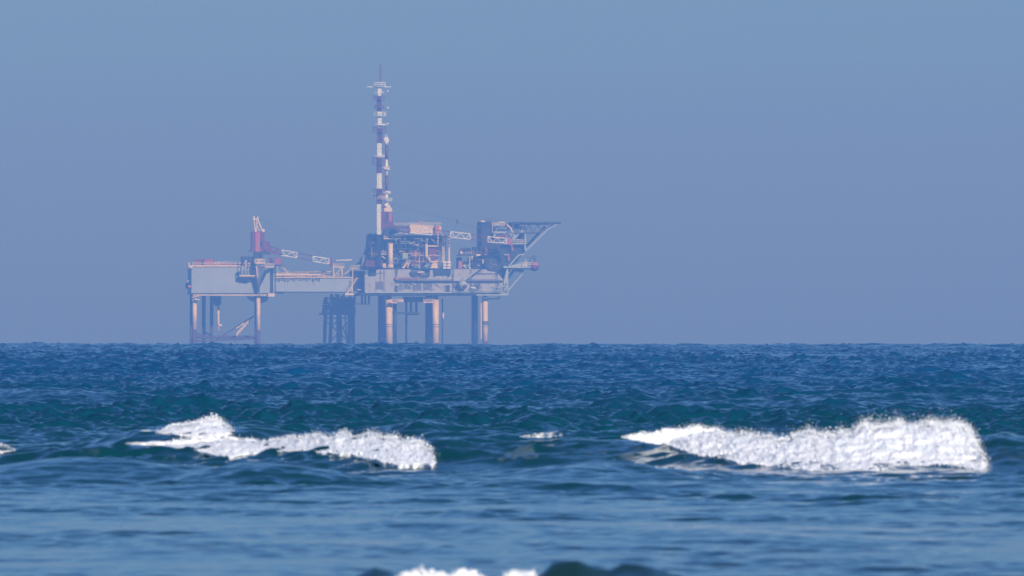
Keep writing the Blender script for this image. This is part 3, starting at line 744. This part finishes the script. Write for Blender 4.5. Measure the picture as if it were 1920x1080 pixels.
m = MB().box(732, 566, 745, 568.5, 0, 4).box(794, 565.5, 812, 568, -1, 3).box(747, 562, 757, 566, 2, 5)
m.rail(732, 756, 566, 0, 5, 4, .12).rail(794, 816, 566, -1, 5, 4, .12); m.build('leg_platform', M_TAN, t2)

# upper process decks on the main platform
u = thing('process_module', 'cluttered open process decks with ochre columns and a peach top panel behind the long boom', 'process module', 765, 505, 6)
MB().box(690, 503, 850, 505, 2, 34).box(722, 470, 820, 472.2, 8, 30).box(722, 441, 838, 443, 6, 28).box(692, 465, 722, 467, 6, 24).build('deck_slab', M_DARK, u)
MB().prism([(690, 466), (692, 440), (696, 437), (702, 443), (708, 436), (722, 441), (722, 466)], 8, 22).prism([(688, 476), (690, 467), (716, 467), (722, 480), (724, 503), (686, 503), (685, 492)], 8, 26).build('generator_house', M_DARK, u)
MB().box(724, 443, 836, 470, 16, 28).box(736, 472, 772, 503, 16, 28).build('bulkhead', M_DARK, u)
MB().prism([(769, 470), (797, 467), (797, 500), (780, 494), (769, 492)], 8, 16).box(803, 466, 822, 486, 8, 14).build('separator_vessel', M_RED, u)
MB().prism([(768, 421), (772, 420.5), (800, 421.5), (827, 424), (828, 436), (768, 438)], 3, 9).build('top_panel', M_TAN, u)
MB().box(816, 422.5, 824, 437, 1.5, 3).box(768, 426, 770, 438, 2, 3).box(787, 415, 789, 421, 4, 5).box(785, 414, 792, 416, 3.5, 5.5).build('panel_box', M_ORANGE, u)
MB().tube((732, 456, 1), (732, 500, 1), .95, 12).tube((724.5, 460, 1.5), (724.5, 500, 1.5), .5, 10).tube((732, 496, 1), (732, 503, 1), 1.1, 12).build('exhaust_stack', M_CREAM, u, True)
m = MB().box(798, 446, 802.5, 482, -.2, .8).box(802.5, 460, 821, 462.5, -.2, .8).box(820, 436, 822.4, 462, -.2, .8).tube((806, 446, 0), (819, 457, 0), .16).tube((802, 482, 0), (806, 489, 0), .5, 6).box(806, 489, 821, 492, -.6, 1).prism([(807, 503), (812, 492), (820, 494), (821, 503)], -1.4, 1)
m.build('support_frame', M_TAN, u)
m = MB()
for x in (830, 832.5, 841.5, 843): m.tube((x, 443, 0), (x, 497, 0), .18, 6)
for y in (450, 458, 466, 474, 482): m.tube((830, y, 0), (832.5, y, 0), .1).tube((841.5, y, 0), (843, y, 0), .1)
m.build('ladder_tower', M_CREAM, u)
m = MB().box(831, 490, 845.5, 504, -2, 3); m.build('tank_container', M_WHITE, u)
MB().box(831, 494, 845.5, 495, -2.2, -2.02).box(837.6, 490, 838.6, 504, -2.2, -2.02).box(831, 499, 845.5, 499.8, -2.2, -2.02).build('tank_frame', M_RED, u)
MB().box(755, 475.5, 764.5, 485, 1, 2.6).build('control_cabinet', M_GREEN, u)
m = MB().box(706, 476, 724, 477.6, -1, 4).tube((712, 477, 0), (722, 485, 0), .2).rail(706, 724, 476, -1, 5, 4, .1).tube((710, 455, 1), (711, 470, 1), .15).tube((708, 440, 2), (707, 474, 2), .12)
m.box(720, 446.6, 738, 448.4, -1, 5).rail(720, 738, 446.6, -1, 5, 3, .12).tube((750, 443, 1), (750, 452, 1), .14).tube((752, 456, 1), (762, 445, 1), .14).tube((745, 440, 1), (765, 438, 1), .18)
m.build('access_balcony', M_CREAM, u)
MB().ball(770.8, 456.5, 0, .32, 1.6, 1, .7).tube((829, 439, 0), (832, 446, 0), .1).build('lamp', M_WHITE, u)
MB().box(774, 453, 778, 461, 2, 4).box(778, 458, 786, 461.5, 2, 4).tube((764, 492, 0), (755, 503, 0), .5, 8).tube((768, 490, 0), (764, 502, 0), .25, 6).box(718, 494, 724, 502, -1, 1).build('ochre_equipment', M_TAN, u)
MB().box(771, 470, 796, 499, 3.5, 8).box(804, 465, 820, 487, 1.2, 4).build('separator_vessel', M_RED, u)
clutter(736, 446, 798, 470, 5, 14, 60, 'pipes', (.08, .16)).build('upper_pipework', M_HULL, u)
clutter(736, 472, 798, 503, 3, 14, 60, 'pipes', (.08, .16)).build('lower_pipework', M_HULL, u)
clutter(736, 446, 828, 502, 4, 14, 46, 'boxes').build('machinery', M_MID, u)
clutter(740, 474, 828, 502, 3, 12, 26, 'boxes').build('red_machinery', M_RED, u)
clutter(748, 470, 830, 503, 1, 6, 34, 'pipes', (.08, .18)).build('ochre_pipework', M_TAN, u)
clutter(770, 496, 828, 503, -1, 3, 24, 'boxes').build('deck_box', M_PALE, u)
clutter(690, 442, 722, 500, 5, 8, 34, 'pipes', (.08, .18)).build('mid_pipework', M_MID, u)
clutter(690, 444, 722, 486, 3, 8, 12, 'pipes', (.08, .14)).build('stair_pipework', M_CREAM, u)
MB().rail(728, 768, 441, 6, 6, 5, .09).rail(768, 828, 421.5, 3, 4, 4, .08).rail(728, 768, 423, 8, 5, 4, .07).build('railing', M_CREAM, u)
m = MB().rail(664, 690, 505, 4, 8, 4, .1).tube((683, 478, 4), (681, 492, 4), .2).tube((686, 490, 4), (686, 505, 4), .14).tube((679, 483, 4), (679, 500, 4), .1); m.build('gangway_railing', M_PALE, u)
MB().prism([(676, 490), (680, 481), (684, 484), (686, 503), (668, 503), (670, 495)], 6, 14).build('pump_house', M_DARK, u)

# ------------------------------------------------------------------ red and white mast
ms = thing('radio_mast', 'tall red and white banded mast with ringed landings and a thin red aerial on top', 'mast', 712, 470, -3)
bands = [(165, 180, 'w', 711.5, .62), (180, 210, 'r', 711, .95), (210, 240, 'w', 712, .80), (240, 269, 'r', 712.5, .95), (269, 295, 'w', 711.3, .98), (295, 325, 'r', 711.3, 1.05), (325, 354, 'w', 711.3, 1.08), (354, 383, 'r', 711.5, 1.1), (383, 440, 'w', 710.5, .85), (440, 500, 'd', 711, .8)]
for (a, b_, c, x, w) in bands:
    m = MB().tube((x, a, -3), (x, b_, -3), w * (.85 if c == 'w' else .62), 12)
    for k in range(4):
        o = (G * w * cos(pi / 4 + k * pi / 2), G * w * sin(pi / 4 + k * pi / 2))
        pa = P(x, a, -3) + np.array((o[0], o[1], 0)); pb = P(x, b_, -3) + np.array((o[0], o[1], 0))
        m.tubew(pa, pb, .17, 5)
    y = a + 3
    while y < b_ - 1: m.ring(x, y, -3, w * 1.02, .07, 8); y += 6
    m.build('mast_section', {'w': M_WHITE, 'r': M_RED, 'd': M_DARK}[c], ms)
for (a, b_, x, rad, m_) in ((155, 162, 711.5, 2.1, M_WHITE), (180.5, 187, 711, 2.1, M_RED), (198, 203, 711, 1.7, M_RED), (210.5, 217.5, 712, 2.2, M_WHITE), (233, 234.5, 712.5, 2.2, M_WHITE), (239, 248, 711.5, 2.4, M_RED), (291, 294.5, 711, 1.9, M_WHITE), (297, 308, 710.5, 2.3, M_RED), (355, 366, 710, 2.3, M_RED), (368, 373, 713, 1.9, M_TAN)):
    MB().cage(x, a, b_, -3, rad, .13).build('landing', m_, ms)
MB().tube((713.5, 121, -3), (713, 158, -3), .22, 6, .22).build('aerial', M_RED, ms)
MB().box(688.5, 162.5, 733, 164, -3.2, -2.8).box(703, 173, 721, 174.2, -3.2, -2.8).prism([(707, 173), (710, 167), (715, 167), (717, 173)], -3.4, -2.6).build('crossarm', M_WHITE, ms)
for (x, y) in ((727, 171.5), (727.3, 202.5), (727, 232.5)):
    MB().ball(x, y, -3.4, .38, .8, .8, 1.2).build('dish', M_WHITE, ms); MB().tube((718, y, -3), (726, y, -3.2), .04, 4).build('bracket', M_MID, ms)
MB().ball(697, 364, -4, .4, .6, .6, 1.3).tube((698, 364, -3.4), (704, 364, -3), .06, 4).build('lamp', M_PALE, ms)
MB().tube((706, 240, -4.0), (706, 380, -4.0), .07, 5).build('cable_run', M_MID, ms)

vs_ = thing('flare_stack', 'slimmer red and white vent pipe standing close beside the tall mast', 'vent stack', 724, 440, 12)
for (a, b_, m_) in ((262, 270, M_WHITE), (270, 298, M_RED), (298, 328, M_WHITE), (328, 357, M_RED), (357, 384, M_WHITE), (384, 425, M_RED)):
    MB().tube((724, a, 12), (724, b_, 12), .55, 12).build('pipe_section', m_, vs_, True)
MB().prism([(719, 258), (722, 256), (726, 256), (729, 261), (728, 266), (724, 268), (720, 266)], 11.2, 12.8).tube((722, 250, 12), (722.5, 258, 12), .12).tube((725.5, 251, 12), (725, 258, 12), .12).build('burner_tip', M_WHITE, vs_)
MB().cage(724, 311, 317, 12, 1.1, .14).prism([(717, 312), (729, 313), (728, 318), (720, 316)], 10.4, 11.2).build('landing', M_CREAM, vs_)
MB().cage(725, 358, 361, 12, 1.25, .12).ball(718.5, 360.5, 11.5, .4).ball(728.5, 360.5, 11.5, .45).build('lamp_ring', M_WHITE, vs_)
MB().box(722, 370, 735, 377, 10.5, 13).build('junction_box', M_PALE, vs_)
MB().tube((712, 300, -2), (723, 302, 12), .12).tube((712, 345, -2), (723, 343, 12), .12).tube((712, 264, -2), (723, 264, 12), .12).build('tie_bar', M_MID, vs_)

# ------------------------------------------------------------------ main crane
c2 = thing('pedestal_crane', 'larger crane beside the mast, red house and very long red and white boom', 'crane', 728, 470, 2)
MB().tube((728, 440, 2), (728, 500, 2), 1.6, 12).build('pedestal', M_DARK, c2, True)
h = MB().prism([(714, 397), (735, 397), (738, 420), (746, 427), (746, 432), (713, 432)], -1, 5).build('house', M_RED, c2)
MB().box(729, 399, 735, 415, -1.25, -1.02).build('house_panel', M_PINK, h)
MB().box(724, 400, 727.5, 410, -1.3, -1.02).box(723, 412, 726, 418, -1.3, -1.02).build('cab_window', M_DARK, h)
MB().prism([(721, 396.8), (719, 387), (723, 381), (727, 379), (734, 390), (736, 396.8)], 0, 4).build('a_frame', M_CREAM, c2)
MB().ball(723.5, 385, -.3, .7).build('sheave', M_WHITE, c2)
MB().prism([(722, 427), (735, 425), (750, 430), (748, 436), (732, 440), (720, 439)], -2, 6).build('slew_base', M_DARK, c2)
booms(c2, [((742, 429, -5), (768, 431.5, -5), 7, 10, M_RED, .28), ((768, 431.5, -5), (810, 436, -5), 10.5, 10.5, M_WHITE, .19), ((810, 436, -5), (845, 440, -5), 10.5, 10.5, M_RED, .14),
           ((845, 440, -5), (882, 444, -5), 10.5, 10.5, M_WHITE, .19), ((882, 444, -5), (915, 448.5, -5), 10, 10, M_RED, .14), ((915, 449, -5), (950, 452, -5), 10, 9, M_WHITE, .19)])
MB().prism([(950, 446), (954, 444), (960, 454), (962.5, 468), (960.5, 470), (958, 460), (950, 457)], -6, -4).build('boom_tip', M_PINK, c2)
MB().path([(725, 381, 1), (790, 397, -3), (858, 417, -5), (955, 446, -5)], .05, 4).path([(857, 411, -5), (858, 420, -5)], .35, 4).tube((858, 417, -5), (850, 432, -5), .07, 4).build('pendant_rope', M_DARK, c2)
MB().tube((931, 454, -5), (931, 459, -5), .15, 6).build('hook', M_CREAM, c2)

# ------------------------------------------------------------------ small winch module
w = thing('pump_skid', 'small dark deck house with orange drums, between the process decks and the quarters block', 'pump skid', 885, 505, 5)
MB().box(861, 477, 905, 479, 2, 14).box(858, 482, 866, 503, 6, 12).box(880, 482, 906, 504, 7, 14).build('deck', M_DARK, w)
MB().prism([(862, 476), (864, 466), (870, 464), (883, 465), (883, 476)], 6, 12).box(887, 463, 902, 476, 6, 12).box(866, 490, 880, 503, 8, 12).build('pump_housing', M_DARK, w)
m = MB().rail(862, 905, 477, 2, 6, 5, .09).tube((880.5, 480, 2), (880.5, 504, 2), .2).tube((885, 480, 2), (885, 486, 2), .3).box(893, 476.5, 901, 479.5, 1.4, 2); m.build('railing', M_CREAM, w)
MB().ball(864.5, 473.5, 1.6, .55, .8, .8, 1.3).box(904.5, 486, 907, 494, 2, 3).build('bollard', M_TAN, w)
m = MB().tube((861.5, 489, 2), (861.5, 503, 2), .42, 8).tube((865.3, 489, 2), (865.3, 503, 2), .3, 8).tube((902, 463, 3), (907, 463, 3), .2).tube((902, 463, 3), (902, 477, 3), .16)
m.build('orange_post', M_ORANGE, w)
MB().ball(911, 469, 2, .95, .8, 1, 1.2).prism([(908, 478), (909, 472), (915, 470), (913, 478)], 1.6, 3).build('buoy_drum', M_ORANGE, w)
clutter(862, 480, 905, 503, 4, 8, 30, 'pipes', (.08, .16)).build('pipework', M_MID, w)
clutter(862, 466, 900, 477, 3, 6, 14, 'pipes', (.06, .12)).build('pink_pipework', M_PINK, w)
clutter(868, 496, 900, 504, 1, 4, 18, 'boxes').build('deck_box', M_PALE, w)

# ------------------------------------------------------------------ quarters block
q = thing('quarters_block', 'tall dark accommodation block at the right end of the rig, under the helideck', 'quarters', 940, 510, 5)
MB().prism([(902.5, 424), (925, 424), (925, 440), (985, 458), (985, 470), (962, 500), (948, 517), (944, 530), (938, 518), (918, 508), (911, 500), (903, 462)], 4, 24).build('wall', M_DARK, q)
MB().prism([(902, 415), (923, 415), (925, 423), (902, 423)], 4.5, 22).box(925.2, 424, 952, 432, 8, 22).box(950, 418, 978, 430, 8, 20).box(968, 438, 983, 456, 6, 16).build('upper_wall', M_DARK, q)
MB().box(925.4, 434, 948, 437, 2, 8).box(945, 455.5, 987, 458, 1.5, 8).box(925.4, 437, 929, 444, 2.4, 4).prism([(960, 447), (975, 434), (979, 434), (964, 449)], 2.4, 3.6).box(977, 434.5, 986, 436.5, 2, 6).box(983.5, 436, 986, 470, 2.2, 4).box(946, 437, 966, 448, 5.5, 8).box(977, 424, 986, 434, 5, 8).build('balcony', M_PALE, q)
MB().box(932, 438.5, 949, 446, 3, 5).build('red_panel', M_RED, q)
m = MB().rail(925, 950, 424, 3, 6, 4, .1).rail(948, 986, 455.5, 1.6, 6, 5, .1)
m.path([(933, 420, 3), (934, 417, 3), (941, 416, 3), (946, 417, 3)], .2).path([(950, 421, 2.6), (957, 427, 2.6), (962, 438, 2.6)], .3).tube((923, 417, 3), (923, 438, 3), .12); m.build('railing', M_CREAM, q)
MB().ball(905, 415, 3.6, .5, 1.8, 1, .8).build('beacon', M_CREAM, q)
m = MB().path([(958, 458, 2), (962, 470, 2)], .3).path([(953, 477, 3), (954, 489, 3)], .3); m.build('fire_monitor', M_ORANGE, q)
MB().box(928, 476.6, 938, 478, 3.4, 3.9).box(946, 476, 955, 478.5, 3.2, 3.9).box(966, 429.4, 974, 430.2, 3, 4).build('step', M_PALE, q)
for i, (x, y) in enumerate(((917, 488), (921, 489), (919, 494), (924, 495), (929, 496), (920, 500))):
    MB().box(x, y, x + (1.2 if i < 2 else 3.6), y + 1.2, 3.7, 3.98).build('window', M_WHITE if i == 0 else M_PALE, q)
clutter(928, 425, 962, 434, 3, 8, 24, 'pipes', (.08, .15)).build('roof_pipework', M_PALE, q)
clutter(908, 460, 980, 500, 3.2, 3.9, 26, 'boxes').build('wall_fitting', M_MID, q)
clutter(926, 440, 984, 456, 2.5, 5, 22, 'pipes', (.07, .14)).build('balcony_pipework', M_HULL, q)
MB().rail(903, 925, 415, 5, 5, 4, .08).tube((918, 415, 6), (918, 410, 6), .06).tube((938, 417, 6), (938, 411, 6), .06).build('roof_railing', M_MID, q)

# ------------------------------------------------------------------ helideck
hd = thing('helideck', 'dark flat helicopter deck cantilevered out over the right end of the rig on slanting struts', 'helideck', 1005, 458, 8)
# octagonal deck, thin plate with edge beam
cx_, cd_ = 1003, 10
poly = [(955, 417), (1054, 417)]
vs = []; n = 8
for zz in (416.6, 419.0):
    for k in range(n):
        a = pi / 8 + k * pi / 4
        vs.append(P(cx_ + 53 * cos(a), zz, cd_ + 10.2 * sin(a)))
mb = MB(); mb._add(vs, [tuple(range(n)), tuple(range(2 * n - 1, n - 1, -1))] + [(i, i + n, (i + 1) % n + n, (i + 1) % n) for i in range(n)]); mb.build('deck', M_DARK, hd)
m = MB()
for d in (2, 9, 17):
    m.tube((958, 419.5, d), (1040, 419.5, d), .22, 5).tube((958, 437, d), (1008, 436, d), .2, 5).tube((1008, 436, d), (1040, 420, d), .2, 5)
    x = 960; up = True
    while x < 1016:
        yb = 437 if x < 1006 else 432
        m.tube((x, 420 if up else yb, d), (x + 8, yb if up else 420, d), .16, 5); x += 8; up = not up
for x in (965, 985, 1005, 1022): m.tube((x, 420, 2), (x, 420, 17), .16, 5)
m.build('truss', M_MID, hd)
m = MB()
for k in range(14):
    x = 960 + k * 6.7; m.tube((x, 417, 1.5), (x, 415, .6), .06, 4)
m.tube((958, 415, .6), (1050, 415, .6), .06, 4); m.build('safety_net', M_MID, hd)
MB().tube((1028, 429, 2.5), (986, 470, 3), .36, 8).tube((1044, 421, 2.5), (1028, 429, 2.5), .3, 8).build('strut', M_PALE, hd)
MB().tube((1022, 424, 18), (986, 462, 18), .42, 8).build('strut', M_DARK, hd)

# ------------------------------------------------------------------ lifeboat station
ls = thing('lifeboat_platform', 'narrow pale braced balcony jutting from the right end of the hull, carrying the orange lifeboat', 'balcony', 975, 502, 2)
MB().prism([(944, 499), (1000, 500), (1000, 502), (944, 502.5)], 0, 6).build('floor', M_PALE, ls)
MB().box(950, 502.7, 1000, 505, .5, 6).build('floor_beam', M_DARK, ls)
MB().prism([(955, 499), (970, 494), (990, 494), (1000, 499.5)], 3, 5.5).build('shelter', M_PALE, ls)
m = MB().rail(976, 1000, 499.5, 0, 7, 6, .12).tube((985.5, 499, 0), (985.5, 486, 0), .2).tube((984, 490, 0), (992, 494, 0), .12); m.build('railing', M_CREAM, ls)
MB().tube((973, 478, 0), (953, 500, 0), .32, 8).tube((973, 478, 0), (983, 477, 0), .32, 8).tube((980, 513, 1), (950, 548, 1), .3, 8).build('brace', M_PALE, ls)
MB().tube((965, 504, 5), (946, 532, 5), .5, 8).tube((978, 506, 4), (960, 508, 4), .4, 8).prism([(972, 504), (984, 504), (980, 511), (974, 511)], 2, 5).build('dark_brace', M_DARK, ls)
MB().path([(992, 499, 3), (995, 484, 3), (1002, 479, 3), (1004, 490, 3)], .3, 6).path([(1000, 486, 5), (1008, 480, 5)], .2, 6).box(990, 481, 1003, 484, 3, 5).build('davit', M_MID, ls)
lb = thing('lifeboat', 'round nosed orange lifeboat hanging at the outer end of the balcony', 'lifeboat', 1003, 503, 3)
MB().ball(1003, 497, 3, 1.35, 1.0, 2.4, .95, 16, 10).build('canopy', M_ORANGE, lb, True)
MB().ball(1001.5, 501, 3, 1.55, 1.15, 2.6, .9, 16, 10).build('hull', M_RED, lb, True)
MB().box(1000.5, 494.6, 1003.2, 496.2, .55, .9).build('window', M_MID, lb)
MB().tube((998, 504, 3), (1007, 504, 3), .3).tube((1003, 494, 3), (1004, 489, 3), .1).build('cradle', M_DARK, lb)

# ------------------------------------------------------------------ haze: one closed box of even air
hz = bpy.data.materials.new('sea_haze'); hz.use_nodes = True
t = hz.node_tree; t.nodes.clear()
pv = t.nodes.new('ShaderNodeVolumePrincipled'); o_ = t.nodes.new('ShaderNodeOutputMaterial')
pv.inputs['Color'].default_value = (*HAZE_COLOR, 1); pv.inputs['Absorption Color'].default_value = (*HAZE_ABSORB, 1); pv.inputs['Density'].default_value = HAZE_DENSITY
pv.inputs['Anisotropy'].default_value = 0.0
t.links.new(pv.outputs[0], o_.inputs['Volume'])
bx0, bx1, by0, by1, bz0, bz1 = -6800., 6800., -900., 8600., -9.5, 150.
v = [(x, y, z) for z in (bz0, bz1) for (x, y) in ((bx0, by0), (bx1, by0), (bx1, by1), (bx0, by1))]
hzo = newobj('haze', v, [(3, 2, 1, 0), (4, 5, 6, 7), (0, 1, 5, 4), (1, 2, 6, 5), (2, 3, 7, 6), (3, 0, 4, 7)], hz, None)
tag(hzo, 'pale blue sea haze lying over the water and fading the rig', 'haze', kind='stuff')
